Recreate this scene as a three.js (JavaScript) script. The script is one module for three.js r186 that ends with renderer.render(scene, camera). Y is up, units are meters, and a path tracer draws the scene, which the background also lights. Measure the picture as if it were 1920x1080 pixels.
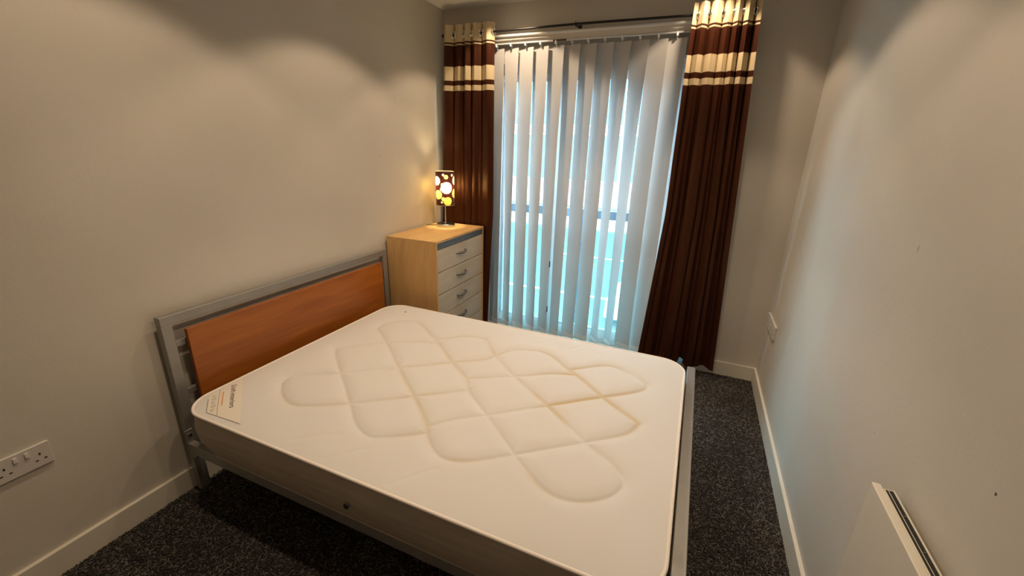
import * as THREE from 'three';
import { RoundedBoxGeometry } from 'three/addons/geometries/RoundedBoxGeometry.js';
import { mergeGeometries } from 'three/addons/utils/BufferGeometryUtils.js';

// ------------------------------------------------------------------ camera, sky, lights, exposure
const scene = new THREE.Scene();
const W = 2.547, H = 2.526, DEPTH = 3.75;           // room: x 0..W, y 0..H, z 0 (window wall) .. DEPTH

const camera = new THREE.PerspectiveCamera(68.56, 1920 / 1080, 0.05, 200);
camera.position.set(1.9757, 1.5677, 3.1778);
camera.rotation.order = 'YXZ';
camera.rotation.set(-0.3246, 0.4007, 0.0297);

const renderer = new THREE.WebGLRenderer({ antialias: true });
renderer.toneMapping = THREE.LinearToneMapping;
renderer.toneMappingExposure = 1.0;
renderer.shadowMap.enabled = true;

scene.background = new THREE.Color().setRGB(0.60, 0.83, 1.0);   // pale overcast daylight
scene.backgroundIntensity = 18.0;

const DOWNLIGHT_COLOR = new THREE.Color().setRGB(1.0, 0.75, 0.51);
const SPILL_CD = 2.0, BEAM_CD = 1.0;                 // each downlight: wide spill cut off by its rim, and a softer beam from the reflector
const SPILL_ANGLE = 1.0, BEAM_ANGLE = 0.85;
const DOWNLIGHT_SPOTS = [];
[[0.30, 'nearest the window'], [1.27, 'above the bed'], [2.30, 'farthest from the window']].forEach(([z, w]) => { DOWNLIGHT_SPOTS.push([0.65, z, w + ', in the row by the headboard wall'], [1.90, z, w + ', in the row by the heater wall']); });

// ------------------------------------------------------------------ helpers
let seed = 12345;
const rnd = () => { seed = (seed * 1664525 + 1013904223) >>> 0; return seed / 4294967296; };
const V3 = (x, y, z) => new THREE.Vector3(x, y, z);
const used = {};
function numbered(name) {
  if (!(name in used)) { used[name] = 0; return name; }
  used[name]++; return name + '_' + String(used[name]).padStart(3, '0');
}
const lin = (r, g, b) => new THREE.Color().setRGB(r, g, b);
function mesh(name, geo, mat, parent, pos, rot) {
  const m = new THREE.Mesh(geo, mat);
  m.name = parent ? name : numbered(name);
  if (pos) m.position.set(...pos);
  if (rot) m.rotation.set(...rot);
  m.castShadow = m.receiveShadow = true;
  (parent || scene).add(m);
  return m;
}
function thing(name, label, category, pos = [0, 0, 0], group) {
  const g = new THREE.Group(); g.name = numbered(name); g.position.set(...pos);
  g.userData = { label, category }; if (group) g.userData.group = group;
  scene.add(g); return g;
}
function structure(name, geo, mat, pos, label) {
  const m = mesh(name, geo, mat, null, pos); m.userData.kind = 'structure';
  if (label) m.userData.label = label;
  return m;
}
function boxUV(geo) {                                 // uv in metres, by the face's main direction
  const p = geo.attributes.position, n = geo.attributes.normal, uv = new Float32Array(p.count * 2);
  for (let i = 0; i < p.count; i++) {
    const ax = Math.abs(n.getX(i)), ay = Math.abs(n.getY(i)), az = Math.abs(n.getZ(i));
    const x = p.getX(i), y = p.getY(i), z = p.getZ(i);
    if (ax >= ay && ax >= az) { uv[2 * i] = z; uv[2 * i + 1] = y; }
    else if (ay >= az) { uv[2 * i] = x; uv[2 * i + 1] = z; }
    else { uv[2 * i] = x; uv[2 * i + 1] = y; }
  }
  geo.setAttribute('uv', new THREE.BufferAttribute(uv, 2));
  return geo;
}
function rbox(w, h, d, r = 0.003, seg = 2) { return boxUV(new RoundedBoxGeometry(w, h, d, seg, Math.min(r, w / 2.01, h / 2.01, d / 2.01))); }
function span(x0, x1, y0, y1, z0, z1, r) {            // box by its extents, geometry already in place
  const g = r === 0 ? boxUV(new THREE.BoxGeometry(x1 - x0, y1 - y0, z1 - z0).toNonIndexed()) : rbox(x1 - x0, y1 - y0, z1 - z0, r);
  return g.translate((x0 + x1) / 2, (y0 + y1) / 2, (z0 + z1) / 2);
}
function tube(points, r, seg = 24, rad = 8, closed = false) {
  return new THREE.TubeGeometry(new THREE.CatmullRomCurve3(points.map(p => V3(...p)), closed), seg, r, rad, closed);
}
// value noise
function hash2(ix, iy, s) { let h = (ix * 374761393 + iy * 668265263 + s * 1442695041) | 0; h = Math.imul(h ^ (h >>> 13), 1274126177); h ^= h >>> 16; return (h >>> 0) / 4294967296; }
function vnoise(x, y, px, py, s) {                    // tiles with period px, py
  const ix = Math.floor(x), iy = Math.floor(y), fx = x - ix, fy = y - iy;
  const u = fx * fx * (3 - 2 * fx), v = fy * fy * (3 - 2 * fy), m = (a, n) => ((a % n) + n) % n;
  const a = hash2(m(ix, px), m(iy, py), s), b = hash2(m(ix + 1, px), m(iy, py), s), c = hash2(m(ix, px), m(iy + 1, py), s), d = hash2(m(ix + 1, px), m(iy + 1, py), s);
  return a + (b - a) * u + (c - a) * v + (a - b - c + d) * u * v;
}
function fbm(u, v, fx, fy, oct, s) { let t = 0, a = 0.5, n = 0; for (let o = 0; o < oct; o++) { t += a * vnoise(u * fx, v * fy, fx, fy, s + o); n += a; a *= 0.5; fx *= 2; fy *= 2; } return t / n; }
function dataTexture(w, h, fn, srgb, repeat) {
  const d = new Uint8Array(w * h * 4);
  for (let j = 0; j < h; j++) for (let i = 0; i < w; i++) {
    const c = fn(i / w, j / h), k = 4 * (j * w + i);
    for (let q = 0; q < 3; q++) d[k + q] = Math.max(0, Math.min(255, Math.round(255 * (Array.isArray(c) ? c[q] : c))));
    d[k + 3] = 255;
  }
  const t = new THREE.DataTexture(d, w, h);
  t.magFilter = THREE.LinearFilter; t.minFilter = THREE.LinearMipmapLinearFilter; t.generateMipmaps = true;
  t.wrapS = t.wrapT = THREE.RepeatWrapping; if (repeat) t.repeat.set(...repeat);
  if (srgb) t.colorSpace = THREE.SRGBColorSpace;
  t.needsUpdate = true; return t;
}
const mix3 = (a, b, t) => a.map((v, i) => v + (b[i] - v) * t);
const std = o => new THREE.MeshStandardMaterial(o);
const phys = o => new THREE.MeshPhysicalMaterial(o);

// ------------------------------------------------------------------ materials
const plasterBump = dataTexture(512, 512, (u, v) => 0.6 * fbm(u, v, 24, 24, 4, 3) + 0.4 * fbm(u, v, 160, 160, 1, 9), false, [1.1, 1.1]);
const plasterTint = dataTexture(512, 512, (u, v) => { const n = fbm(u, v, 4, 4, 5, 31); return [0.93 + 0.07 * n, 0.925 + 0.075 * n, 0.91 + 0.09 * n]; }, true, [0.42, 0.42]);
const M = {};
M.wall = std({ color: lin(0.65, 0.61, 0.545), map: plasterTint, roughness: 0.72, bumpMap: plasterBump, bumpScale: 0.0004 });
M.ceiling = std({ color: lin(0.68, 0.655, 0.61), roughness: 0.9, bumpMap: plasterBump, bumpScale: 0.0008 });
M.gloss = std({ color: lin(0.70, 0.66, 0.57), roughness: 0.35 });
M.upvc = std({ color: lin(0.84, 0.85, 0.85), roughness: 0.35 });
M.plastic = std({ color: lin(0.64, 0.61, 0.57), roughness: 0.35 });
M.dark = std({ color: lin(0.012, 0.012, 0.013), roughness: 0.6 });
M.black = std({ color: lin(0.012, 0.011, 0.011), roughness: 0.35, metalness: 0.3 });
M.chrome = std({ color: lin(0.75, 0.75, 0.76), roughness: 0.15, metalness: 1 });
M.alu = std({ color: lin(0.80, 0.82, 0.84), roughness: 0.3, metalness: 0.35 });
const brushed = dataTexture(256, 256, (u, v) => { const n = fbm(u, v, 6, 6, 4, 77); return 0.35 + 0.3 * n; }, false, [3, 3]);
M.steel = std({ color: lin(0.31, 0.305, 0.29), roughness: 1, roughnessMap: brushed, metalness: 0.55 });
function woodTexture(light, dark, s, stretch) {
  return dataTexture(512, 512, (u, v) => {
    const w = fbm(u, v, 3, 3, 3, s) * 0.1;
    const bands = fbm(u + w * 0.2, v + w, 2, 22, 4, s + 5), fine = fbm(u, v, 10, 160, 2, s + 11);
    const t = Math.max(0, Math.min(1, (bands - 0.25) * 1.3 * 0.65 + fine * 0.35));
    return mix3(light, dark, t * stretch);
  }, true);
}
const cherry = woodTexture([0.66, 0.385, 0.125], [0.47, 0.24, 0.05], 200, 1);
M.cherry = std({ map: cherry, roughness: 0.42 });
const mapleTex = woodTexture([0.85, 0.71, 0.49], [0.74, 0.57, 0.35], 300, 1);
mapleTex.rotation = Math.PI / 2; mapleTex.repeat.set(1.2, 1.2);
M.maple = std({ map: mapleTex, roughness: 0.45 });
const paleTex = woodTexture([0.82, 0.77, 0.69], [0.74, 0.68, 0.59], 340, 1);
paleTex.repeat.set(1.2, 1.2);
M.drawerFront = std({ map: paleTex, roughness: 0.45 });
M.mapleEdge = std({ color: lin(0.70, 0.57, 0.39), roughness: 0.45 });
M.ribbed = std({ color: lin(0.20, 0.24, 0.29), roughness: 0.35, metalness: 0.6 });
const weave = dataTexture(128, 128, (u, v) => 0.5 + 0.25 * Math.sin(u * Math.PI * 2 * 32) * Math.sin(v * Math.PI * 2 * 32) + 0.25 * (fbm(u, v, 32, 32, 2, 15) - 0.5), false, [14, 14]);
M.satinBrown = phys({ color: lin(0.040, 0.0120, 0.0062), roughness: 0.35, specularIntensity: 0.9, specularColor: lin(0.85, 0.48, 0.30), sheen: 0.12, sheenColor: lin(0.40, 0.14, 0.05), sheenRoughness: 0.35, side: THREE.DoubleSide });
M.satinGold = phys({ color: lin(0.56, 0.45, 0.28), roughness: 0.4, sheen: 0.3, sheenColor: lin(0.6, 0.5, 0.35), sheenRoughness: 0.4, side: THREE.DoubleSide });
M.vane = phys({ color: lin(0.57, 0.56, 0.545), roughness: 0.9, transmission: 0.05, thickness: 0, side: THREE.DoubleSide });
M.ticking = phys({ color: lin(1, 1, 1), vertexColors: true, roughness: 0.8, sheen: 0.3, sheenColor: lin(0.8, 0.78, 0.75), sheenRoughness: 0.5, bumpMap: weave, bumpScale: 0.0004 });
M.border = std({ color: lin(0.55, 0.48, 0.41), roughness: 0.75 });
M.piping = std({ color: lin(0.80, 0.74, 0.68), roughness: 0.7 });
M.handle = std({ color: lin(0.22, 0.22, 0.22), roughness: 0.35, metalness: 0.8 });
M.gasket = std({ color: lin(0.18, 0.19, 0.2), roughness: 0.7 });
M.pane = phys({ color: lin(0.97, 1, 1), roughness: 0.02, transmission: 1, thickness: 0 });
M.cyanPane = phys({ color: lin(0.68, 0.93, 0.95), roughness: 0.03, transmission: 1, thickness: 0 });

// ------------------------------------------------------------------ room shell
const T = 0.14;
structure('floor', boxUV(new THREE.BoxGeometry(W + 2 * T, 0.12, DEPTH + 0.3 + T)), std({ color: lin(0.030, 0.027, 0.026), roughness: 1 }), [W / 2, -0.06, (DEPTH + T - 0.3) / 2], 'dark grey brown fitted carpet base');
structure('ceiling', boxUV(new THREE.BoxGeometry(W + 2 * T, 0.12, DEPTH + 0.3 + T)), M.ceiling, [W / 2, H + 0.06, (DEPTH + T - 0.3) / 2]);
structure('wall_left', boxUV(new THREE.BoxGeometry(T, H, DEPTH + 0.3 + T)), M.wall, [-T / 2, H / 2, (DEPTH + T - 0.3) / 2]);
structure('wall_right', boxUV(new THREE.BoxGeometry(T, H, DEPTH + 0.3 + T)), M.wall, [W + T / 2, H / 2, (DEPTH + T - 0.3) / 2]);
structure('wall_near', boxUV(new THREE.BoxGeometry(W, H, T)), M.wall, [W / 2, H / 2, DEPTH + T / 2]);
const OX0 = 0.37, OX1 = 1.86, OY0 = 0.03, OY1 = 2.14;   // window opening
{
  const s = new THREE.Shape([[0, 0], [W, 0], [W, H], [0, H]].map(p => new THREE.Vector2(...p)));
  s.holes.push(new THREE.Path([[OX0, OY0], [OX0, OY1], [OX1, OY1], [OX1, OY0]].map(p => new THREE.Vector2(...p))));
  structure('wall_far', boxUV(new THREE.ExtrudeGeometry(s, { depth: 0.25, bevelEnabled: false })), M.wall, [0, 0, -0.25]);
}
const BH = 0.109, BT = 0.0145;
function boardProfile(len) {                           // skirting board with an eased top edge, along +x, face towards +z
  const s = new THREE.Shape();
  s.moveTo(0, 0); s.lineTo(BT, 0); s.lineTo(BT, BH - 0.004); s.quadraticCurveTo(BT, BH, BT - 0.004, BH); s.lineTo(0, BH); s.closePath();
  return new THREE.ExtrudeGeometry(s, { depth: len, bevelEnabled: false, curveSegments: 5 });
}
{
  structure('baseboard_left', boardProfile(DEPTH), M.gloss, [0, 0, 0]);
  const r = structure('baseboard_right', boardProfile(DEPTH), M.gloss, [W, 0, DEPTH]); r.rotation.y = Math.PI;
  structure('baseboard_far', span(OX1 + 0.01, W - BT, 0, BH, 0, BT, 0.003), M.gloss, [0, 0, 0]);
  structure('baseboard_far', span(BT, OX0 - 0.01, 0, BH, 0, BT, 0.003), M.gloss, [0, 0, 0]);
}

// ------------------------------------------------------------------ downlights (recessed in the ceiling, above the frame)
for (const [x, z, where] of DOWNLIGHT_SPOTS) {
  const t = thing('ceiling_downlight', 'round recessed ceiling downlight ' + where, 'downlight', [x, H, z]);
  const ring = [[0.036, 0], [0.046, 0], [0.046, -0.004], [0.043, -0.007], [0.036, -0.004]].map(p => new THREE.Vector2(...p));
  mesh('bezel', new THREE.LatheGeometry(ring.concat([ring[0]]), 40), M.chrome, t);
  mesh('lamp_lens', new THREE.CylinderGeometry(0.036, 0.036, 0.002, 32), std({ color: lin(0.9, 0.85, 0.75), emissive: DOWNLIGHT_COLOR, emissiveIntensity: 6, roughness: 0.3 }), t, [0, -0.0015, 0]);
  for (const [cd, angle, blend] of [[SPILL_CD, SPILL_ANGLE, 0.14], [BEAM_CD, BEAM_ANGLE, 1]]) {
    const s = new THREE.SpotLight(DOWNLIGHT_COLOR, cd, 0, angle, blend, 2);
    s.name = 'downlight_beam'; s.position.set(x, H - 0.012, z); s.target.position.set(x, 0, z);
    s.castShadow = true; s.shadow.radius = 1.6; s.shadow.mapSize.set(1024, 1024);
    scene.add(s); scene.add(s.target);
  }
}

// ------------------------------------------------------------------ window
{
  const w = new THREE.Group(); w.name = 'window_1'; w.userData = { kind: 'structure', label: 'tall white framed window behind the vertical blind' }; scene.add(w);
  const z0 = -0.135, z1 = -0.07, f = 0.06, mx = 0.935;
  mesh('frame_jamb', span(OX0, OX0 + f, OY0, OY1, z0, z1, 0.004), M.upvc, w);
  mesh('frame_jamb', span(OX1 - f, OX1, OY0, OY1, z0, z1, 0.004), M.upvc, w);
  mesh('frame_head', span(OX0 + f, OX1 - f, OY1 - f, OY1, z0, z1, 0.004), M.upvc, w);
  mesh('frame_sill', span(OX0 + f, OX1 - f, OY0, OY0 + 0.035, z0, z1, 0.004), M.upvc, w);
  mesh('mullion', span(mx - 0.02, mx + 0.02, OY0 + 0.035, OY1 - f, z0, z1, 0.003), M.upvc, w);
  const sash = (x0, x1) => {
    const y0 = OY0 + 0.038, y1 = OY1 - f - 0.003, a = 0.055, s0 = z0 + 0.012, s1 = z1 + 0.012;
    const st = mesh('sash', mergeGeometries([span(x0, x0 + a, y0, y1, s0, s1, 0.004), span(x1 - a, x1, y0, y1, s0, s1, 0.004), span(x0 + a, x1 - a, y1 - a, y1, s0, s1, 0.004), span(x0 + a, x1 - a, y0, y0 + 0.07, s0, s1, 0.004)]), M.upvc, w);
    mesh('gasket', mergeGeometries([span(x0 + a, x1 - a, y0 + 0.07, y0 + 0.075, s0 + 0.02, s1 - 0.004, 0), span(x0 + a, x0 + a + 0.004, y0 + 0.075, y1 - a, s0 + 0.02, s1 - 0.004, 0), span(x1 - a - 0.004, x1 - a, y0 + 0.075, y1 - a, s0 + 0.02, s1 - 0.004, 0)]), M.gasket, st);
    mesh('pane', span(x0 + a, x1 - a, y0 + 0.07, y1 - a, (s0 + s1) / 2 - 0.002, (s0 + s1) / 2 + 0.002, 0), M.pane, st);
    return st;
  };
  const left = sash(OX0 + f + 0.002, mx - 0.004);
  sash(mx + 0.004, OX1 - f - 0.002);
  const hy = 1.02;
  mesh('handle', mergeGeometries([span(mx - 0.038, mx - 0.018, hy - 0.03, hy + 0.03, z1 + 0.012, z1 + 0.02, 0.003), span(mx - 0.034, mx - 0.022, hy - 0.09, hy + 0.01, z1 + 0.02, z1 + 0.034, 0.004)]), M.black, left);
  for (const y of [0.22, 0.62, 1.7]) mesh('hinge', span(mx - 0.006, mx + 0.006, y, y + 0.05, z1 + 0.002, z1 + 0.016, 0.003), M.black, left);
}

// ------------------------------------------------------------------ carpet pile
{
  const bend = new THREE.TubeGeometry(new THREE.CatmullRomCurve3([V3(-0.0055, 0, 0), V3(-0.003, 0.0022, 0.0012), V3(0.001, 0.003, -0.0006), V3(0.0055, 0.0012, 0.0014)]), 4, 0.0015, 4);
  const spots = [];
  const add = (x0, x1, z0, z1, step) => {
    for (let x = x0; x < x1; x += step) for (let z = z0; z < z1; z += step) spots.push([x + (rnd() - 0.5) * step * 1.3, z + (rnd() - 0.5) * step * 1.3]);
  };
  add(0.018, W - 0.018, 2.1, 3.2, 0.0062);
  add(2.0, W - 0.018, 0.018, 2.1, 0.0062);
  add(0.45, 2.0, 0.018, 2.1, 0.016);
  add(0.018, W - 0.018, 3.2, DEPTH - 0.01, 0.014);
  const im = new THREE.InstancedMesh(bend, std({ color: lin(1, 1, 1), roughness: 0.95 }), spots.length);
  const q = new THREE.Quaternion(), e = new THREE.Euler(), m4 = new THREE.Matrix4(), c = new THREE.Color();
  spots.forEach(([x, z], i) => {
    e.set((rnd() - 0.5) * 0.9, rnd() * Math.PI * 2, (rnd() - 0.5) * 0.9); q.setFromEuler(e);
    const s = 0.8 + rnd() * 0.6;
    m4.compose(V3(x, 0.0012 + rnd() * 0.0022, z), q, V3(s, s, s)); im.setMatrixAt(i, m4);
    const patch = 0.8 + 0.4 * vnoise(x * 5, z * 5, 64, 64, 4), r = rnd();
    const k = (r < 0.48 ? 0.032 : r < 0.80 ? 0.07 : 0.165) * patch * (0.8 + 0.4 * rnd());
    c.setRGB(k * 1.06, k * 0.96, k * 0.90); im.setColorAt(i, c);
  });
  im.name = 'carpet_pile'; im.userData = { kind: 'stuff', label: 'dark grey brown twist pile of the carpet', category: 'carpet' };
  im.castShadow = im.receiveShadow = true;
  scene.add(im);
}

// ------------------------------------------------------------------ bed frame
const BZ0 = 0.898, BZ1 = 2.297, HX0 = 0.026, HX1 = 0.060, HTOP = 0.867, PW = 0.043;
{
  const t = thing('bed_frame', 'grey metal double bed frame with orange-brown wooden headboard panel', 'bed frame', [0, 0, 0]);
  const RX1 = 2.107, RX0 = 2.066, FT = 0.453;
  for (const z of [BZ0, BZ1 - PW]) {
    mesh('headboard_post', span(HX0, HX1, 0.004, HTOP - 0.040, z, z + PW, 0.003), M.steel, t);
    mesh('foot_post', span(RX0, RX1, 0.004, FT - 0.040, z, z + PW, 0.003), M.steel, t);
    for (const x of [(HX0 + HX1) / 2, (RX0 + RX1) / 2]) mesh('foot_cap', span(x - 0.016, x + 0.016, 0, 0.006, z + 0.004, z + PW - 0.004, 0.002), M.dark, t);
  }
  mesh('headboard_top_rail', span(HX0, HX1, HTOP - 0.040, HTOP, BZ0, BZ1, 0.003), M.steel, t);
  for (const y of [0.733, 0.503]) mesh('crossbar', span(HX0 + 0.006, HX0 + 0.026, y - 0.014, y + 0.014, BZ0 + PW, BZ1 - PW, 0.003), M.steel, t);
  const zc = (BZ0 + BZ1) / 2;
  mesh('headboard_panel', rbox(0.020, 0.400, 1.240, 0.003).translate(0.072, 0.594, zc), M.cherry, t).userData.label = 'orange-brown wood veneer headboard panel';
  mesh('foot_rail', span(RX0, RX1, FT - 0.040, FT, BZ0, BZ1, 0.003), M.steel, t);
  for (const z of [BZ0 - 0.010, BZ1 - 0.018]) {
    mesh('side_rail', span(HX1 + 0.001, RX0 - 0.001, 0.220, 0.272, z, z + 0.028, 0.003), M.steel, t);
    for (const [x0, x1] of [[HX1, HX1 + 0.045], [RX0 - 0.045, RX0]]) {
      const br = mesh('corner_bracket', mergeGeometries([span(x0, x1, 0.205, 0.222, z - 0.001, z + 0.029, 0.002), span(x0 === HX1 ? x0 : x1 - 0.005, x0 === HX1 ? x0 + 0.005 : x1, 0.205, 0.335, z - 0.002, z + 0.030, 0.002)]), M.steel, t);
      mesh('bolt', new THREE.CylinderGeometry(0.007, 0.007, 0.008, 10).rotateZ(Math.PI / 2), M.chrome, br, [x0 === HX1 ? x0 + 0.008 : x1 - 0.008, 0.31, z + 0.014]);
    }
  }
  for (let i = 0; i < 14; i++) { const x = 0.16 + i * 0.138; mesh('slat', span(x, x + 0.06, 0.256, 0.268, BZ0 + 0.036, BZ1 - 0.036, 0.002), M.mapleEdge, t); }
}

// ------------------------------------------------------------------ mattress
const MX0 = 0.161, MX1 = 2.050, MZ0 = 0.986, MZ1 = 2.352, MB = 0.271, MT = 0.513, MR = 0.125;
{
  const t = thing('mattress', 'white quilted double mattress with corner label lying on the metal bed frame', 'mattress');
  const inset = z => { const dz = Math.min(z - MZ0, MZ1 - z); return dz >= MR ? 0 : MR - Math.sqrt(Math.max(0, MR * MR - (MR - dz) * (MR - dz))); };
  // quilting seams, in x, z
  const seams = [
    [[0.316, 1.664], [0.36, 1.715], [0.482, 1.815], [0.629, 1.929], [0.755, 2.027], [0.89, 2.132], [0.979, 2.158], [1.048, 2.125], [1.125, 2.073], [1.16, 2.045]],
    [[0.34, 1.367], [0.517, 1.5], [0.74, 1.687], [0.96, 1.86], [1.12, 1.998], [1.168, 2.06], [1.268, 2.137], [1.356, 2.127], [1.525, 2.0], [1.723, 1.841], [1.872, 1.708], [1.897, 1.632]],
    [[0.591, 1.238], [0.781, 1.383], [0.956, 1.528], [1.095, 1.633], [1.153, 1.714], [1.312, 1.847], [1.476, 1.984], [1.584, 2.073], [1.677, 2.129], [1.767, 2.128], [1.868, 2.06], [1.895, 1.984], [1.852, 1.92], [1.723, 1.841]],
    [[0.991, 1.211], [1.122, 1.363], [1.291, 1.513], [1.401, 1.59], [1.521, 1.674], [1.628, 1.761], [1.723, 1.838]],
    [[1.309, 1.21], [1.382, 1.232], [1.511, 1.33], [1.581, 1.38], [1.72, 1.5], [1.813, 1.569], [1.897, 1.632]],
    [[0.34, 1.367], [0.331, 1.295], [0.37, 1.235], [0.469, 1.184], [0.591, 1.238], [0.73, 1.327], [0.876, 1.219], [0.991, 1.211]],
    [[0.316, 1.664], [0.394, 1.588], [0.517, 1.5], [0.687, 1.399], [0.789, 1.375]],
    [[0.363, 2.037], [0.349, 1.977], [0.536, 1.855], [0.747, 1.696], [0.956, 1.528], [1.091, 1.424], [1.122, 1.363], [1.193, 1.253], [1.309, 1.21]],
    [[0.363, 2.037], [0.443, 2.102], [0.55, 2.136], [0.632, 2.105], [0.755, 2.027], [0.963, 1.864], [1.13, 1.736], [1.16, 1.71]],
    [[1.136, 2.014], [1.224, 1.918], [1.314, 1.849], [1.52, 1.671], [1.72, 1.503], [1.881, 1.359], [1.895, 1.308], [1.751, 1.212], [1.681, 1.207], [1.522, 1.325]],
    [[1.095, 1.633], [1.305, 1.508], [1.45, 1.408], [1.558, 1.365]]];
  const creases = [[[0.74, 2.3], [0.87, 2.2]], [[0.92, 2.32], [1.08, 2.16]], [[1.2, 2.32], [1.3, 2.2]], [[1.16, 1.03], [1.05, 1.2]], [[1.35, 1.04], [1.27, 1.15]], [[1.52, 1.04], [1.45, 1.14]], [[1.66, 1.05], [1.62, 1.12]], [[0.93, 1.04], [0.86, 1.12]]];
  const segs = [], cre = [];
  for (const s of seams) { const p = new THREE.CatmullRomCurve3(s.map(([x, z]) => V3(x, 0, z)), false, 'centripetal').getPoints(s.length * 4); for (let i = 1; i < p.length; i++) segs.push([p[i - 1].x, p[i - 1].z, p[i].x, p[i].z]); }
  for (const [[a, b], [c, d]] of creases) cre.push([a, b, c, d]);
  const dist = (x, z, list) => { let m = 9; for (const [a, b, c, d] of list) { const ux = c - a, uz = d - b, l = ux * ux + uz * uz; let k = ((x - a) * ux + (z - b) * uz) / l; k = k < 0 ? 0 : k > 1 ? 1 : k; const ex = x - a - k * ux, ez = z - b - k * uz, q = ex * ex + ez * ez; if (q < m * m) m = Math.sqrt(q); } return m; };
  const NU = 340, NV = 250, pos = [], col = [], uv = [], idx = [];
  for (let j = 0; j <= NV; j++) {
    const z = MZ0 + (MZ1 - MZ0) * (0.5 - 0.5 * Math.cos(Math.PI * j / NV) * 0.35 + (j / NV - 0.5) * 0.65);
    const zz = Math.min(MZ1, Math.max(MZ0, z)), a = inset(zz), xa = MX0 + a, xb = MX1 - a;
    for (let i = 0; i <= NU; i++) {
      const x = xa + (xb - xa) * i / NU, d = dist(x, zz, segs), e = dist(x, zz, cre);
      const edge = Math.min(x - xa, xb - x, zz - MZ0, MZ1 - zz);
      const rim = 1 - Math.exp(-Math.max(0, edge) / 0.05);
      const n = vnoise(x * 9, zz * 9, 256, 256, 8) - 0.5;
      let y = MT - 0.001 + rim * (0.010 + 0.004 * n) - 0.0055 * Math.exp(-((d / 0.0075) ** 2)) - 0.0085 * Math.exp(-((d / 0.03) ** 2)) - 0.0022 * Math.exp(-((e / 0.010) ** 2)) * rim;
      pos.push(x, y, zz); uv.push(x, zz);
      const grime = Math.max(0, Math.min(1, fbm(x / 2.2, zz / 2.2, 7, 7, 4, 55) * 2.2 - 0.75)) * Math.max(0, Math.min(1, (x - 0.35) * 0.9 + 0.25));
      const stain = 0.9 * grime * Math.exp(-((d / 0.011) ** 2)) + 0.10 * grime * Math.exp(-d / 0.05);
      col.push(0.66 - 0.10 * stain, 0.65 - 0.20 * stain, 0.635 - 0.37 * stain);
    }
  }
  for (let j = 0; j < NV; j++) for (let i = 0; i < NU; i++) { const a = j * (NU + 1) + i, b = a + 1, c = a + NU + 1, d = c + 1; idx.push(a, c, b, b, c, d); }
  const g = new THREE.BufferGeometry();
  g.setAttribute('position', new THREE.Float32BufferAttribute(pos, 3)); g.setAttribute('uv', new THREE.Float32BufferAttribute(uv, 2)); g.setAttribute('color', new THREE.Float32BufferAttribute(col, 3)); g.setIndex(idx); g.computeVertexNormals();
  mesh('quilted_top', g, M.ticking, t);
  // outline of the mattress
  const outline = [];
  for (const [cx, cz, a0] of [[MX1 - MR, MZ1 - MR, 0], [MX0 + MR, MZ1 - MR, 1], [MX0 + MR, MZ0 + MR, 2], [MX1 - MR, MZ0 + MR, 3]]) {
    for (let k = 0; k <= 10; k++) { const a = (a0 + k / 10) * Math.PI / 2; outline.push([cx + MR * Math.cos(a), cz + MR * Math.sin(a), Math.cos(a), Math.sin(a)]); }
    const last = outline[outline.length - 1];                          // points along the straight side that follows
    const n = a0 % 2 === 0 ? 46 : 30, nx = [[MX0 + MR, MZ1], [MX0, MZ0 + MR], [MX1 - MR, MZ0], [MX1, MZ1 - MR]][a0];
    for (let k = 1; k < n; k++) outline.push([last[0] + (nx[0] - last[0]) * k / n, last[1] + (nx[1] - last[1]) * k / n, last[2], last[3]]);
  }
  const bp = [], bu = [], bi = [], NR = 22, NO = outline.length; let run = 0;
  for (let o = 0; o <= NO; o++) {
    const p = outline[o % NO], q = outline[(o + NO - 1) % NO]; if (o) run += Math.hypot(p[0] - q[0], p[1] - q[1]);
    for (let r = 0; r <= NR; r++) {
      const v = r / NR, y = MB + 0.006 + (MT - MB - 0.012) * v;
      const wob = vnoise(run * 7, v * 3, 128, 64, 21) - 0.5, row = Math.abs(((v * 5) % 1) - 0.5) * 2;
      const out = 0.016 * Math.sin(Math.PI * v) + 0.010 * wob * Math.sin(Math.PI * v) - 0.003 * Math.pow(row, 6) - 0.004 - 0.040 * Math.pow(1 - v, 1.6);
      bp.push(p[0] + p[2] * out, y, p[1] + p[3] * out); bu.push(run, y);
    }
  }
  for (let o = 0; o < NO; o++) for (let r = 0; r < NR; r++) { const a = o * (NR + 1) + r, b = a + 1, c = a + NR + 1, d = c + 1; bi.push(a, b, c, b, d, c); }
  const bg = new THREE.BufferGeometry(); bg.setAttribute('position', new THREE.Float32BufferAttribute(bp, 3)); bg.setAttribute('uv', new THREE.Float32BufferAttribute(bu, 2)); bg.setIndex(bi); bg.computeVertexNormals();
  const borderTex = dataTexture(256, 256, (u, v) => { const n = fbm(u, v, 4, 40, 3, 91); return [0.86 + 0.14 * n, 0.85 + 0.15 * n, 0.84 + 0.16 * n]; }, true, [2, 4]);
  M.border.map = borderTex; M.border.side = THREE.DoubleSide;
  mesh('border', bg, M.border, t);
  const under = new THREE.Shape(outline.map(p => new THREE.Vector2(p[0] - p[2] * 0.043, p[1] - p[3] * 0.043)));
  mesh('underside', new THREE.ShapeGeometry(under).rotateX(Math.PI / 2).translate(0, MB + 0.003, 0), M.border, t);
  const loop = (y, out, r) => new THREE.TubeGeometry(new THREE.CatmullRomCurve3(outline.map(p => V3(p[0] + p[2] * out, y, p[1] + p[3] * out)), true, 'centripetal'), 360, r, 7, true);
  mesh('piping', loop(MT - 0.002, 0, 0.006), M.piping, t); mesh('piping', loop(MB + 0.006, -0.043, 0.004), M.border, t);
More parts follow.
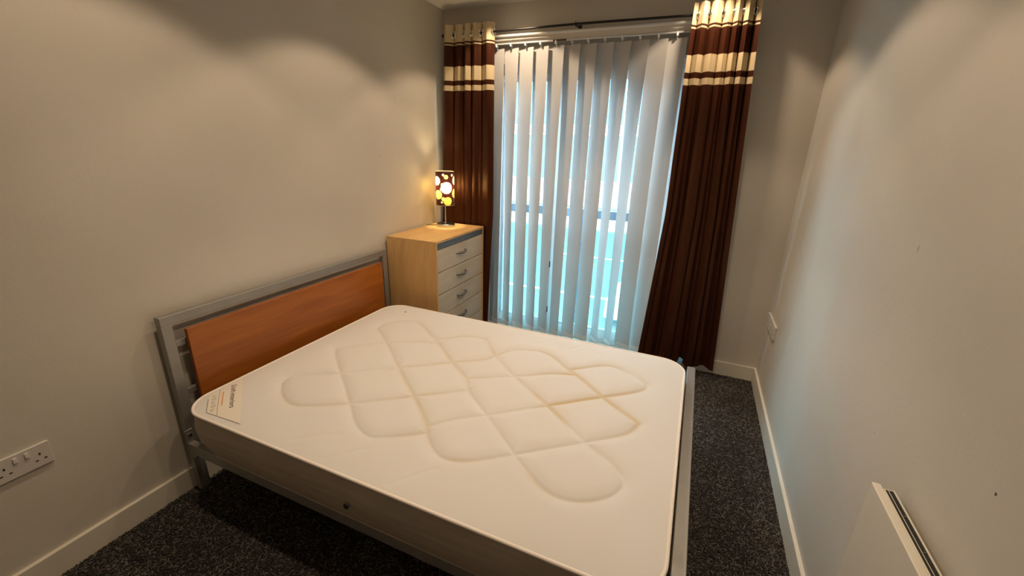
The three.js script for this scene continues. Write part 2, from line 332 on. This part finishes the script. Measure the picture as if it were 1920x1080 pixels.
  mesh('air_vent', new THREE.CylinderGeometry(0.010, 0.010, 0.006, 20).rotateX(Math.PI / 2), M.dark, t, [1.048, 0.400, MZ1 + 0.013]);
  mesh('tuft_button', new THREE.CylinderGeometry(0.005, 0.006, 0.003, 14), std({ color: lin(0.30, 0.27, 0.25), roughness: 0.6 }), t, [0.345, MT + 0.010, 1.095]);
  // sewn corner label
  const cv = document.createElement('canvas'); cv.width = 640; cv.height = 300; const c = cv.getContext('2d');
  c.fillStyle = '#dfd9cd'; c.fillRect(0, 0, 640, 300);
  c.fillStyle = '#16130f'; c.font = 'bold 47px sans-serif'; c.textBaseline = 'middle'; c.fillText('loft-interiors', 130, 68);
  c.strokeStyle = '#16130f'; c.lineWidth = 4; c.strokeRect(92, 50, 28, 34); c.beginPath(); c.moveTo(96, 80); c.lineTo(106, 62); c.lineTo(117, 80); c.stroke();
  c.fillStyle = '#d58a2e'; for (let k = 0; k < 13; k++) c.fillRect(170 + k * 15, 134 + (k % 3), 11, 11);
  c.strokeStyle = '#6b655c'; c.lineWidth = 3; c.beginPath(); c.moveTo(110, 168); c.lineTo(470, 168); c.stroke();
  c.strokeStyle = '#34302b'; c.lineWidth = 3;
  for (let k = 0; k < 5; k++) { const x = 205 + k * 46; if (k % 2) { c.beginPath(); c.arc(x, 200, 13, 0, 7); c.stroke(); } else { c.beginPath(); c.moveTo(x - 13, 188); c.lineTo(x - 8, 212); c.lineTo(x + 8, 212); c.lineTo(x + 13, 188); c.stroke(); } }
  c.fillStyle = '#1c1813'; for (let k = 0; k < 12; k++) c.fillRect(238 + k * 13, 240, 9, 12);
  const lt = new THREE.CanvasTexture(cv); lt.colorSpace = THREE.SRGBColorSpace;
  const A = [0.182, 2.088], u = [0.8, 0.6], v = [0.6, -0.8], LW = 0.385, LH = 0.150;
  const poly = [[0.0, 0], [LW, 0], [0.236, -0.122], [0.105, -0.122]];           // in label axes: along the long edge, and away from it
  const lp = [], lu = [], li = []; const N = 14;
  for (let j = 0; j <= N; j++) for (let i = 0; i <= N; i++) {
    const s = i / N, r = j / N, ax = (1 - r) * (poly[0][0] + (poly[1][0] - poly[0][0]) * s) + r * (poly[3][0] + (poly[2][0] - poly[3][0]) * s), ay = (1 - r) * 0 + r * (poly[3][1] + (poly[2][1] - poly[3][1]) * s);
    const x = A[0] + u[0] * ax + v[0] * ay, z = A[1] + u[1] * ax + v[1] * ay;
    const xa = MX0 + inset(z), edge = Math.min(x - xa, MZ1 - z), rim = 1 - Math.exp(-Math.max(0, edge) / 0.05);
    lp.push(x, MT + 0.0012 + rim * 0.012, z); lu.push(ax / LW, 1 + ay / LH);
  }
  for (let j = 0; j < N; j++) for (let i = 0; i < N; i++) { const a = j * (N + 1) + i, b = a + 1, d = a + N + 1, e = d + 1; li.push(a, d, b, b, d, e); }
  const lg = new THREE.BufferGeometry(); lg.setAttribute('position', new THREE.Float32BufferAttribute(lp, 3)); lg.setAttribute('uv', new THREE.Float32BufferAttribute(lu, 2)); lg.setIndex(li); lg.computeVertexNormals();
  const lab = mesh('corner_label', lg, std({ map: lt, roughness: 0.6, side: THREE.DoubleSide }), t); lab.userData.label = 'printed maker label sewn on the mattress corner';
  const tg = mesh('care_tag', span(-0.011, 0.011, 0, 0.036, -0.0006, 0.0006, 0), std({ color: lin(0.10, 0.32, 0.62), roughness: 0.6, side: THREE.DoubleSide }), t, [2.018, MT - 0.008, MZ0 + 0.006], [0.1, -0.5, -0.25]);
  tg.userData.label = 'small blue fabric tag at the mattress corner';
}

// ------------------------------------------------------------------ chest of drawers
{
  const X0 = 0.017, X1 = 0.426, Z0 = 0.147, Z1 = 0.842, TOP = 0.9445, P = 0.016;
  const t = thing('chest_of_drawers', 'pale maple chest of five drawers beside the bed headboard', 'chest');
  mesh('top_panel', span(X0, X1, TOP - P, TOP, Z0, Z1, 0.0015), M.maple, t);
  mesh('side_panel', span(X0, X1, 0, TOP - P, Z0, Z0 + P, 0.0015), M.maple, t);
  mesh('side_panel', span(X0, X1, 0, TOP - P, Z1 - P, Z1, 0.0015), M.maple, t);
  mesh('back_panel', span(X0, X0 + 0.004, 0.05, TOP - P, Z0 + P, Z1 - P, 0), M.mapleEdge, t);
  mesh('plinth', span(X1 - 0.05, X1 - 0.03, 0, 0.06, Z0 + P, Z1 - P, 0.001), M.maple, t);
  const strip = mesh('trim_strip', span(X1 - 0.012, X1 - 0.005, 0.886, TOP - P - 0.001, Z0 + P, Z1 - P, 0.001), M.ribbed, t); strip.userData.label = 'blue grey ribbed metal strip';
  for (let k = 0; k < 4; k++) mesh('rib', span(X1 - 0.006, X1 - 0.001, 0.890 + k * 0.0095, 0.8945 + k * 0.0095, Z0 + P + 0.001, Z1 - P - 0.001, 0.0015), M.ribbed, strip);
  for (let k = 0; k < 5; k++) {
    const y1 = 0.883 - k * 0.1635, y0 = y1 - 0.1575;
    const dr = mesh('drawer', mergeGeometries([span(X1 - 0.019, X1 - 0.003, y0, y1, Z0 + P + 0.003, Z1 - P - 0.003, 0.0015), span(X0 + 0.02, X1 - 0.019, y0 + 0.01, y1 - 0.03, Z0 + P + 0.012, Z1 - P - 0.012, 0)]), M.drawerFront, t);
    const yc = y1 - 0.066, zc = 0.51;
    const hd = mesh('handle', tube([[X1 - 0.004, yc, zc - 0.062], [X1 + 0.010, yc - 0.003, zc - 0.056], [X1 + 0.021, yc - 0.006, zc - 0.025], [X1 + 0.024, yc - 0.007, zc], [X1 + 0.021, yc - 0.006, zc + 0.025], [X1 + 0.010, yc - 0.003, zc + 0.056], [X1 - 0.004, yc, zc + 0.062]], 0.0078, 28, 8), M.handle, dr);
    hd.userData.label = 'satin bow handle';
  }
}

// ------------------------------------------------------------------ table lamp
{
  const Y = 0.9445, lx = 0.160, lz = 0.290;
  const t = thing('table_lamp', 'small lit table lamp with brown flower print shade on the chest', 'lamp', [lx, Y, lz]);
  const base = [[0, 0], [0.070, 0], [0.073, 0.003], [0.073, 0.016], [0.069, 0.021], [0.012, 0.023], [0.008, 0.030], [0, 0.030]].map(p => new THREE.Vector2(...p));
  mesh('base', new THREE.LatheGeometry(base, 48), M.chrome, t);
  mesh('base_inlay', new THREE.CylinderGeometry(0.066, 0.068, 0.0015, 48).translate(0, 0.0225, 0), M.black, t);
  mesh('stem', new THREE.CylinderGeometry(0.005, 0.005, 0.20, 16).translate(0, 0.128, 0), M.chrome, t);
  const y0 = 0.168, y1 = 0.422, R = 0.071;
  // print of the shade: cream flowers on brown
  const cw = 1024, ch = 590, cv = document.createElement('canvas'); cv.width = cw; cv.height = ch; const c = cv.getContext('2d');
  c.fillStyle = '#260c07'; c.fillRect(0, 0, cw, ch);
  const px = m => m / (2 * Math.PI * R) * cw;
  const flower = (u, v, r, n, col, lace) => {
    const cx = u * cw, cy = (1 - v) * ch, rr = px(r);
    for (const dx of [-cw, 0, cw]) {
      c.fillStyle = col; c.beginPath(); c.arc(cx + dx, cy, rr * 0.86, 0, 7); c.fill();
      for (let k = 0; k < n; k++) { const a = k / n * Math.PI * 2; c.beginPath(); c.arc(cx + dx + Math.cos(a) * rr * 0.82, cy + Math.sin(a) * rr * 0.82, rr * 2.4 / n, 0, 7); c.fill(); }
      if (lace) { c.fillStyle = '#7a4a18'; for (let ring = 1; ring <= 3; ring++) for (let k = 0; k < ring * 7; k++) { const a = k / (ring * 7) * Math.PI * 2 + ring; c.beginPath(); c.arc(cx + dx + Math.cos(a) * rr * 0.25 * ring, cy + Math.sin(a) * rr * 0.25 * ring, rr * 0.07, 0, 7); c.fill(); } }
    }
  };
  const F = 0.115;                                                  // the part of the shade turned to the bed
  flower(F, 0.53, 0.047, 16, '#fff6dd'); flower(F + 0.02, 0.13, 0.034, 14, '#ecc65a', true); flower(F - 0.005, 0.85, 0.016, 9, '#f0dd7a'); flower(F - 0.055, 0.91, 0.009, 8, '#fff3d8'); flower(F + 0.11, 0.90, 0.009, 8, '#fff3d8');
  flower(F - 0.075, 0.63, 0.009, 8, '#fff3d8'); flower(F - 0.095, 0.48, 0.009, 8, '#fff3d8'); flower(F - 0.06, 0.20, 0.014, 9, '#efd76a'); flower(F - 0.085, 0.10, 0.007, 7, '#efe0a0');
  flower(F - 0.16, 0.32, 0.036, 14, '#f0d060', true); flower(F - 0.19, 0.73, 0.036, 14, '#fff6dd'); flower(F + 0.19, 0.35, 0.036, 14, '#ecc65a', true); flower(F + 0.20, 0.74, 0.034, 14, '#fff6dd');
  flower(F + 0.35, 0.5, 0.045, 16, '#fff6dd'); flower(F + 0.36, 0.14, 0.016, 9, '#efd76a'); flower(F + 0.33, 0.86, 0.02, 10, '#efd76a'); flower(F + 0.53, 0.35, 0.036, 14, '#ecc65a', true); flower(F + 0.52, 0.76, 0.034, 14, '#fff6dd'); flower(F + 0.66, 0.55, 0.02, 10, '#efd76a'); flower(F + 0.68, 0.15, 0.03, 12, '#fff6dd');
  const tex = new THREE.CanvasTexture(cv); tex.colorSpace = THREE.SRGBColorSpace; tex.wrapS = THREE.RepeatWrapping;
  mesh('shade', new THREE.CylinderGeometry(R, R, y1 - y0, 72, 1, true).translate(0, (y0 + y1) / 2, 0), phys({ map: tex, roughness: 0.9, transmission: 0.5, thickness: 0, side: THREE.DoubleSide }), t).userData.label = 'brown cylinder shade printed with cream flowers';
  for (const y of [y0, y1]) mesh('shade_ring', new THREE.TorusGeometry(R, 0.0016, 6, 60).rotateX(Math.PI / 2).translate(0, y, 0), std({ color: lin(0.5, 0.42, 0.3), roughness: 0.6 }), t);
  mesh('shade_spider', mergeGeometries([0, 1, 2].map(k => new THREE.CylinderGeometry(0.0013, 0.0013, R, 6).rotateZ(Math.PI / 2).translate(R / 2, 0.222, 0).rotateY(k * Math.PI * 2 / 3))), M.chrome, t);
  mesh('bulb_holder', new THREE.CylinderGeometry(0.014, 0.014, 0.04, 18).translate(0, 0.235, 0), M.plastic, t);
  const bulbProfile = [[0, 0], [0.012, 0], [0.015, 0.012], [0.026, 0.036], [0.028, 0.050], [0.022, 0.068], [0.010, 0.077], [0, 0.078]].map(p => new THREE.Vector2(...p));
  mesh('bulb', new THREE.LatheGeometry(bulbProfile, 28).translate(0, 0.255, 0), std({ color: lin(1, 0.9, 0.7), emissive: lin(1, 0.78, 0.42), emissiveIntensity: 8, roughness: 0.4 }), t);
  const p = new THREE.PointLight(lin(1, 0.76, 0.40), 0.55, 0, 2); p.name = 'bulb_light'; p.position.set(lx, Y + 0.30, lz); p.castShadow = true; p.shadow.radius = 1.3; scene.add(p);
  mesh('cord', tube([[-0.070, 0.006, 0.004], [-0.085, 0.003, 0.012], [-0.105, 0.003, 0.03], [-0.13, 0.003, 0.035], [-0.1425, 0.003, 0.06]], 0.0026, 30, 6), M.black, t);
}

// ------------------------------------------------------------------ vertical blind
{
  const t = thing('vertical_blind', 'white vertical blind with wide hanging vanes across the window', 'blind');
  const zc = 0.034, x0 = 0.40, x1 = 1.795;
  const rail = mesh('headrail', span(x0, x1, 2.262, 2.314, zc - 0.020, zc + 0.018, 0.003), M.wall.clone(), t); rail.material = std({ color: lin(0.78, 0.74, 0.67), roughness: 0.5 });
  mesh('rail_lip', span(x0, x1, 2.300, 2.317, zc + 0.010, zc + 0.034, 0.0075), M.upvc, rail);
  mesh('rail_lip', span(x0, x1, 2.254, 2.264, zc + 0.010, zc + 0.024, 0.003), M.alu, rail);
  mesh('brown_tape', span(0.905, 1.00, 2.2535, 2.2645, zc + 0.0235, zc + 0.0247, 0), std({ color: lin(0.12, 0.07, 0.045), roughness: 0.6 }), rail);
  for (const x of [0.46, 1.1, 1.74]) mesh('wall_bracket', span(x - 0.012, x + 0.012, 2.314, 2.320, 0.001, zc + 0.018, 0.001), M.upvc, rail);
  const bottomTurn = [33, 47, 26, 36, 41, 40, 27, 24, 58, 60, 20, 26], hw = 0.0635, yT = 2.232, yB = 0.070;
  const ends = [];
  for (let i = 0; i < 12; i++) {
    const cx = 0.474 + i * 0.1125, topTurn = 15 + 3 * (rnd() - 0.5), ph = rnd() * 6.28, NS = 10, NY = 44;
    mesh('carrier', mergeGeometries([span(cx - 0.006, cx + 0.006, 2.240, 2.262, zc - 0.005, zc + 0.025, 0.002), span(cx - 0.003, cx + 0.003, 2.228, 2.242, zc - 0.004, zc + 0.004, 0.001)]), M.upvc, t);
    const p = [], ix = [];
    const at = (s, y) => {                                         // point of the cloth: s across, y height
      const k = (yT - y) / (yT - yB), a = THREE.MathUtils.degToRad(topTurn + (bottomTurn[i] - topTurn) * (1 - Math.exp(-k / 0.33)) + 3 * Math.sin(ph + k * 5) * k);
      const bow = 0.011 * (1 - s * s) * (0.4 + 0.6 * k);
      return [cx + 0.003 * Math.sin(ph + k * 3) * k + s * hw * Math.cos(a) + bow * Math.sin(a), y, zc + s * hw * Math.sin(a) * 0.82 - bow * Math.cos(a) + 0.004 * k * Math.sin(ph * 2 + k * 4)];
    };
    for (let r = 0; r <= NY; r++) for (let q = 0; q <= NS; q++) p.push(...at(q / NS * 2 - 1, yT + (yB - yT) * r / NY));
    for (let r = 0; r < NY; r++) for (let q = 0; q < NS; q++) { const a = r * (NS + 1) + q, b = a + 1, c = a + NS + 1, d = c + 1; ix.push(a, c, b, b, c, d); }
    const g = new THREE.BufferGeometry(); g.setAttribute('position', new THREE.Float32BufferAttribute(p, 3)); g.setIndex(ix); g.computeVertexNormals();
    const v = mesh('vane', g, M.vane, t);
    const A = at(-0.94, yB + 0.004), B = at(0.94, yB + 0.004), wd = Math.hypot(B[0] - A[0], B[2] - A[2]);
    mesh('bottom_weight', rbox(wd, 0.034, 0.0024, 0.001), M.upvc, v, [(A[0] + B[0]) / 2, yB + 0.020, (A[2] + B[2]) / 2], [0, -Math.atan2(B[2] - A[2], B[0] - A[0]), 0]);
    ends.push(A, B);
  }
  for (let s = 0; s < 2; s++) {                                     // linking chains, front and back
    const ps = ends.filter((_, k) => k % 2 === s);
    const cur = []; ps.forEach((p, k) => { cur.push([p[0], yB + 0.012, p[2]]); if (k < ps.length - 1) cur.push([(p[0] + ps[k + 1][0]) / 2, yB - 0.012, (p[2] + ps[k + 1][2]) / 2]); });
    mesh('link_chain', tube(cur, 0.0016, 200, 5), M.upvc, t);
  }
}

// ------------------------------------------------------------------ curtain rod
{
  const t = thing('curtain_rod', 'thin black metal curtain rod above the blind', 'curtain rod');
  const y = 2.328, z = 0.112;
  mesh('rod', tube([[0.07, y - 0.004, z], [0.6, y + 0.001, z], [1.09, y + 0.006, z], [1.6, y + 0.003, z], [2.118, y - 0.001, z]], 0.0075, 60, 12), M.black, t);
  mesh('finial', new THREE.SphereGeometry(0.014, 20, 14).scale(1.3, 1, 1), M.black, t, [0.068, y - 0.004, z]);
  mesh('finial', new THREE.SphereGeometry(0.014, 20, 14).scale(1.3, 1, 1), M.black, t, [2.122, y - 0.001, z]);
  for (const x of [0.10, 1.075, 2.095]) {
    const b = mesh('bracket', tube([[x, y + 0.004, 0.002], [x, y + 0.003, z * 0.5], [x, y + 0.002, z]], 0.005, 16, 8), M.black, t);
    mesh('collar', new THREE.TorusGeometry(0.0105, 0.0035, 8, 20).rotateY(Math.PI / 2), M.black, b, [x, y + (x === 1.075 ? 0.006 : -0.003), z]);
    mesh('wall_plate', span(x - 0.012, x + 0.012, y - 0.016, y + 0.024, 0, 0.004, 0.0015), M.black, b);
  }
}

// ------------------------------------------------------------------ curtains
function curtain(label, prof, waves, phase, tops) {
  // prof: [y, xLeft, xRight, amplitude]
  const t = thing('eyelet_curtain', label, 'curtain', [0, 0, 0], 'brown satin curtains with gold bands');
  const sample = y => { let i = 0; while (i < prof.length - 2 && y < prof[i + 1][0]) i++; const a = prof[i], b = prof[i + 1], k = Math.max(0, Math.min(1, (a[0] - y) / (a[0] - b[0]))), s = k * k * (3 - 2 * k); return [a[1] + (b[1] - a[1]) * k, a[2] + (b[2] - a[2]) * k, a[3] + (b[3] - a[3]) * s]; };
  const at = (s, y) => {
    const [xl, xr, A] = sample(y), k = Math.max(0, (2.3 - y) / 2.2);
    const fold = a => 2 * Math.pow(Math.abs(Math.sin(a / 2)), 0.62) - 1;      // rounded crests, sharp valleys
    const w = s + 0.026 * Math.sin(s * 9 + phase * 3) + 0.010 * k * Math.sin(s * 17 + 5 * k + phase), f = 2 * Math.PI * waves * w + phase;
    const amp = A * (0.85 + 0.25 * Math.sin(s * 13 + phase * 2));
    return [xl + (xr - xl) * s - 0.004 * Math.sin(2 * f), y, 0.114 + amp * ((1 - 0.55 * Math.min(1, 1.6 * k)) * fold(f) + 0.7 * Math.min(1, 1.6 * k) * fold(0.5 * f + 0.8)) + 0.012 * k * Math.sin(s * 5 + k * 4 + phase)];
  };
  const NS = 220;
  const sheet = (ya, yb, rows, off = 0) => {
    const p = [], uv = [], ix = [];
    for (let r = 0; r <= rows; r++) for (let q = 0; q <= NS; q++) {
      let y = ya + (yb - ya) * r / rows; const s = q / NS;
      if (yb < 0.3 && r === rows) y += 0.012 * Math.sin(s * 22 + phase);
      const a = at(s, y); p.push(a[0], a[1], a[2] + off); uv.push(s * 0.9, y);
    }
    for (let r = 0; r < rows; r++) for (let q = 0; q < NS; q++) { const a = r * (NS + 1) + q, b = a + 1, c = a + NS + 1, d = c + 1; ix.push(a, c, b, b, c, d); }
    const g = new THREE.BufferGeometry(); g.setAttribute('position', new THREE.Float32BufferAttribute(p, 3)); g.setAttribute('uv', new THREE.Float32BufferAttribute(uv, 2)); g.setIndex(ix); g.computeVertexNormals(); return g;
  };
  const B = [[2.388, 2.275, 1, 'header_band'], [2.275, 2.264, 0, 'cloth_stripe'], [2.264, 2.255, 1, 'gold_stripe'], [2.255, 2.115, 0, 'upper_cloth'], [2.115, 2.020, 1, 'gold_band'], [2.020, 1.987, 0, 'cloth_stripe'], [1.987, 1.950, 1, 'gold_band'], [1.950, 0.085, 0, 'main_cloth']];
  for (const [a, b, gold, name] of B) mesh(name, sheet(a, b, Math.max(2, Math.round((a - b) / 0.03))), gold ? M.satinGold : M.satinBrown, t);
  // eyelets where the cloth crosses the rod line
  let prev = null;
  for (let q = 0; q <= 600; q++) {
    const s = q / 600, a = at(s, 2.328), v = a[2] - 0.112;
    if (prev !== null && prev * v < 0) {
      const b = at(Math.min(1, s + 0.004), 2.328), c0 = at(Math.max(0, s - 0.004), 2.328), tx = b[0] - c0[0], tz = b[2] - c0[2];
      mesh('eyelet', new THREE.TorusGeometry(0.021, 0.0045, 10, 28), M.chrome, t, [a[0], 2.328, a[2]], [0, -Math.atan2(tz, tx), 0]);
    }
    prev = v;
  }
  return t;
}
curtain('brown and gold eyelet curtain hanging behind the chest of drawers', [[2.39, 0.085, 0.478, 0.034], [2.1, 0.075, 0.48, 0.036], [1.05, 0.035, 0.50, 0.018], [0.08, 0.03, 0.455, 0.016]], 5, 0.6);
curtain('brown and gold eyelet curtain nearest the right wall', [[2.39, 1.787, 2.140, 0.047], [2.1, 1.784, 2.155, 0.044], [1.16, 1.790, 2.205, 0.044], [0.08, 1.735, 2.262, 0.046]], 6, 2.2);

// ------------------------------------------------------------------ sockets
function plateHoles(t, zc, yc, x, dir) {
  for (const [dz, dy, w, h] of [[0, 0.0125, 0.0045, 0.008], [-0.011, -0.0095, 0.0072, 0.0042], [0.011, -0.0095, 0.0072, 0.0042]])
    mesh('pin_slot', span(-0.0006, 0.0006, -h / 2, h / 2, -w / 2, w / 2, 0), M.dark, t, [x, yc + dy, zc + dz]);
}
{
  const t = thing('wall_socket', 'white double wall socket on the left wall near the bed head', 'socket', [0, 0, 0]);
  const z0 = 2.682, z1 = 2.828, y0 = 0.455, y1 = 0.541;
  mesh('face_plate', span(0, 0.010, y0, y1, z0, z1, 0.003), M.plastic, t);
  for (const [za, off] of [[z0 + 0.030, 0], [z1 - 0.030, 0]]) plateHoles(t, za, (y0 + y1) / 2 - 0.006, 0.0101, 1);
  for (const z of [2.741, 2.769]) mesh('rocker_switch', rbox(0.007, 0.019, 0.011, 0.002), M.plastic, t, [0.0115, 0.519, z], [0, 0, 0.12]);
}
for (const [z0, z1, what] of [[0.050, 0.192, 'nearest the window'], [0.200, 0.345, 'farther from the window']]) {
  const t = thing('wall_socket', 'white socket plate low on the right wall, the one ' + what, 'socket', [0, 0, 0], 'socket plates on the right wall');
  mesh('face_plate', span(W - 0.013, W, 0.470, 0.556, z0, z1, 0.003), M.plastic, t);
  plateHoles(t, z0 + 0.035, 0.507, W - 0.0131, -1); plateHoles(t, z1 - 0.035, 0.507, W - 0.0131, -1);
}

// ------------------------------------------------------------------ small marks on the painted walls
{
  const grime = std({ color: lin(0.10, 0.085, 0.07), roughness: 0.9 }), faint = std({ color: lin(0.36, 0.33, 0.29), roughness: 0.9 });
  for (const [wall, x, y, z, ry, rz, m] of [['wall_left', 0, 1.477, 0.837, 0.003, 0.003, grime], ['wall_left', 0, 1.84, 0.643, 0.022, 0.0018, faint], ['wall_right', W, 1.0, 2.275, 0.0035, 0.003, grime], ['wall_right', W, 1.333, 1.706, 0.010, 0.003, faint], ['wall_right', W, 0.812, 1.815, 0.003, 0.002, faint]]) {
    const k = mesh('scuff_mark', new THREE.SphereGeometry(1, 14, 8).scale(0.0006, ry, rz), m, scene, [x, y, z]);
    scene.getObjectByName(wall).attach(k);
  }
}

// ------------------------------------------------------------------ panel heater
{
  const t = thing('panel_heater', 'slim cream electric panel heater with black slotted top on the right wall', 'heater');
  const z0 = 2.021, z1 = 2.72, y0 = 0.36, y1 = 0.790;
  mesh('front_panel', span(2.488, 2.507, y0, y1, z0, z1, 0.0025), M.gloss, t);
  mesh('rear_case', mergeGeometries([span(2.507, 2.511, y0 + 0.01, y1 - 0.001, z0 + 0.015, z1 - 0.015, 0.001), span(2.527, 2.531, y0 + 0.01, y1, z0 + 0.015, z1 - 0.015, 0.001), span(2.507, 2.531, y0 + 0.01, y1 - 0.001, z0 + 0.015, z0 + 0.018, 0.001), span(2.507, 2.531, y0 + 0.01, y1 - 0.001, z1 - 0.018, z1 - 0.015, 0.001)]), M.gloss, t);
  const gr = mesh('grille', span(2.511, 2.527, y1 - 0.012, y1 - 0.002, z0 + 0.018, z1 - 0.018, 0), M.dark, t);
  mesh('grille_bar', span(2.5165, 2.5175, y1 - 0.002, y1 - 0.0008, z0 + 0.018, z1 - 0.018, 0), M.gloss, gr);
  for (let k = 0; k < 6; k++) { const z = z0 + 0.10 + k * 0.1; mesh('grille_rib', span(2.520, 2.525, y1 - 0.002, y1 - 0.001, z, z + 0.0015, 0), M.steel, gr); }
  for (const z of [2.16, 2.58]) mesh('wall_bracket', span(2.531, W, 0.5, 0.56, z, z + 0.05, 0.001), M.gloss, t);
}

// ------------------------------------------------------------------ outside: glass balustrade, street, car, building opposite
{
  const t = thing('glass_balustrade', 'tinted glass balustrade with grey handrail outside the window', 'balustrade');
  const z = -0.33;
  const rm = std({ color: lin(0.10, 0.13, 0.17), roughness: 0.4, metalness: 0.5 });
  mesh('handrail', span(0.2, 2.05, 1.015, 1.085, z - 0.025, z + 0.025, 0.006), rm, t);
  mesh('glass_panel', span(0.24, 1.11, 0.0, 0.915, z - 0.005, z + 0.005, 0), M.cyanPane, t);
  mesh('glass_panel', span(1.13, 2.0, 0.0, 0.915, z - 0.005, z + 0.005, 0), M.cyanPane, t);
  for (const x of [0.22, 1.12, 2.02]) mesh('post', span(x - 0.012, x + 0.012, -0.12, 1.015, z - 0.012, z + 0.012, 0.003), rm, t);
  mesh('base_channel', span(0.2, 2.05, -0.12, 0.0, z - 0.03, -0.25, 0.004), M.upvc, t);
}
const GY = -3.2;
{
  const road = dataTexture(256, 256, (u, v) => { const n = 0.85 + 0.15 * fbm(u, v, 32, 32, 3, 41); return [n, n, n]; }, true, [0.3, 0.3]);
  structure('street', boxUV(new THREE.BoxGeometry(90, 0.2, 40)), std({ color: lin(0.085, 0.095, 0.10), map: road, roughness: 0.9 }), [0, GY - 0.1, -20.3 + 0.05], 'pale grey street below the window');
  structure('pavement', boxUV(new THREE.BoxGeometry(90, 0.14, 5.4)), std({ color: lin(0.22, 0.225, 0.22), map: road, roughness: 0.9 }), [0, GY + 0.07, -24.6], 'pavement across the street');
  const paint = std({ color: lin(0.8, 0.8, 0.78), roughness: 0.7 });
  for (const [x0, x1, z, w] of [[-9, 0.3, -10.3, 'nearer'], [-4, 8, -15.7, 'farther']]) {
    const l = mesh('road_marking', span(x0, x1, GY, GY + 0.006, z - 0.09, z + 0.09, 0), paint); l.userData = { label: 'white painted line on the street, the ' + w + ' one', category: 'road marking', group: 'street markings' };
  }
  const b = thing('building', 'cream building across the street with blue tinted windows', 'building', [0, GY, -27.4]);
  const brick = std({ color: lin(0.30, 0.26, 0.22), roughness: 0.9 }), blue = std({ color: lin(0.05, 0.11, 0.16), roughness: 0.15, metalness: 0.2 }), pink = std({ color: lin(0.32, 0.13, 0.14), roughness: 0.7 }), slate = std({ color: lin(0.07, 0.10, 0.14), roughness: 0.6 });
  mesh('plinth_wall', span(-40, 40, 0.14, 0.72, -0.2, 0, 0), slate, b);
  mesh('lower_wall', span(-40, 40, 0.72, 1.95, -0.25, -0.02, 0), brick, b);
  for (let k = 0; k < 6; k++) mesh('string_course', span(-40, 40, 0.9 + k * 0.19, 0.925 + k * 0.19, -0.03, 0.0, 0), std({ color: lin(0.20, 0.17, 0.15), roughness: 0.9 }), b);
  mesh('fascia_band', span(-40, 40, 1.95, 2.35, -0.25, 0.05, 0), pink, b);
  mesh('upper_wall', span(-40, 40, 2.35, 14, -0.5, -0.12, 0), std({ color: lin(0.24, 0.26, 0.28), roughness: 0.8 }), b);
  for (let r = 0; r < 3; r++) for (let k = -9; k <= 9; k++) {
    const x = k * 2.1, y = 2.5 + r * 3.7;
    const wn = mesh('window', span(x - 0.95, x + 0.95, y, y + 3.2, -0.14, -0.06, 0), M.upvc, b);
    for (const s of [0, 1]) mesh('pane', span(x - 0.88 + s * 0.9, x - 0.02 + s * 0.9, y + 0.08, y + 3.1, -0.08, -0.04, 0), blue, wn);
  }
}
{
  const c = thing('parked_car', 'white car parked in the street below the window', 'car', [2.2, GY, -8.9]);
  const white = phys({ color: lin(0.82, 0.84, 0.85), roughness: 0.25, clearcoat: 0.6 }), glass = std({ color: lin(0.03, 0.04, 0.05), roughness: 0.08 });
  const s = new THREE.Shape(); s.moveTo(-2.1, 0.28); s.lineTo(-1.72, 0.26); s.absarc(-1.35, 0.3, 0.37, Math.PI, 0, true); s.lineTo(0.98, 0.24); s.absarc(1.35, 0.3, 0.37, Math.PI, 0, true); s.lineTo(2.1, 0.30);
  s.quadraticCurveTo(2.16, 0.7, 2.0, 0.92); s.lineTo(1.55, 0.98); s.quadraticCurveTo(1.0, 1.46, 0.5, 1.48); s.lineTo(-0.5, 1.46); s.quadraticCurveTo(-0.9, 1.36, -1.2, 0.98); s.quadraticCurveTo(-1.9, 0.92, -2.08, 0.72); s.closePath();
  mesh('body', new THREE.ExtrudeGeometry(s, { depth: 1.56, bevelEnabled: true, bevelSize: 0.07, bevelThickness: 0.08, bevelSegments: 4, curveSegments: 14 }).translate(0, 0, -0.78), white, c);
  const gs = new THREE.Shape([[-1.08, 0.98], [-0.78, 1.33], [-0.45, 1.40], [0.48, 1.42], [0.95, 1.30], [1.38, 0.99]].map(p => new THREE.Vector2(...p)));
  mesh('side_windows', new THREE.ExtrudeGeometry(gs, { depth: 1.74, bevelEnabled: false }).translate(0, 0, -0.87), glass, c);
  mesh('windscreen', rbox(0.03, 0.55, 1.3, 0.01).rotateZ(-0.72).translate(-0.98, 1.24, 0), glass, c);
  for (const z of [-0.55, 0.55]) mesh('headlight', new THREE.SphereGeometry(0.13, 20, 14).scale(0.7, 0.8, 1.2).translate(-2.02, 0.68, z), std({ color: lin(0.2, 0.33, 0.45), roughness: 0.1 }), c);
  for (const x of [-1.35, 1.35]) for (const z of [-0.74, 0.74]) { const w = mesh('wheel', new THREE.CylinderGeometry(0.31, 0.31, 0.2, 28).rotateX(Math.PI / 2).translate(x, 0.31, z), M.dark, c); mesh('hub', new THREE.CylinderGeometry(0.19, 0.19, 0.21, 20).rotateX(Math.PI / 2).translate(x, 0.31, z), M.alu, w); }
}

renderer.render(scene, camera);
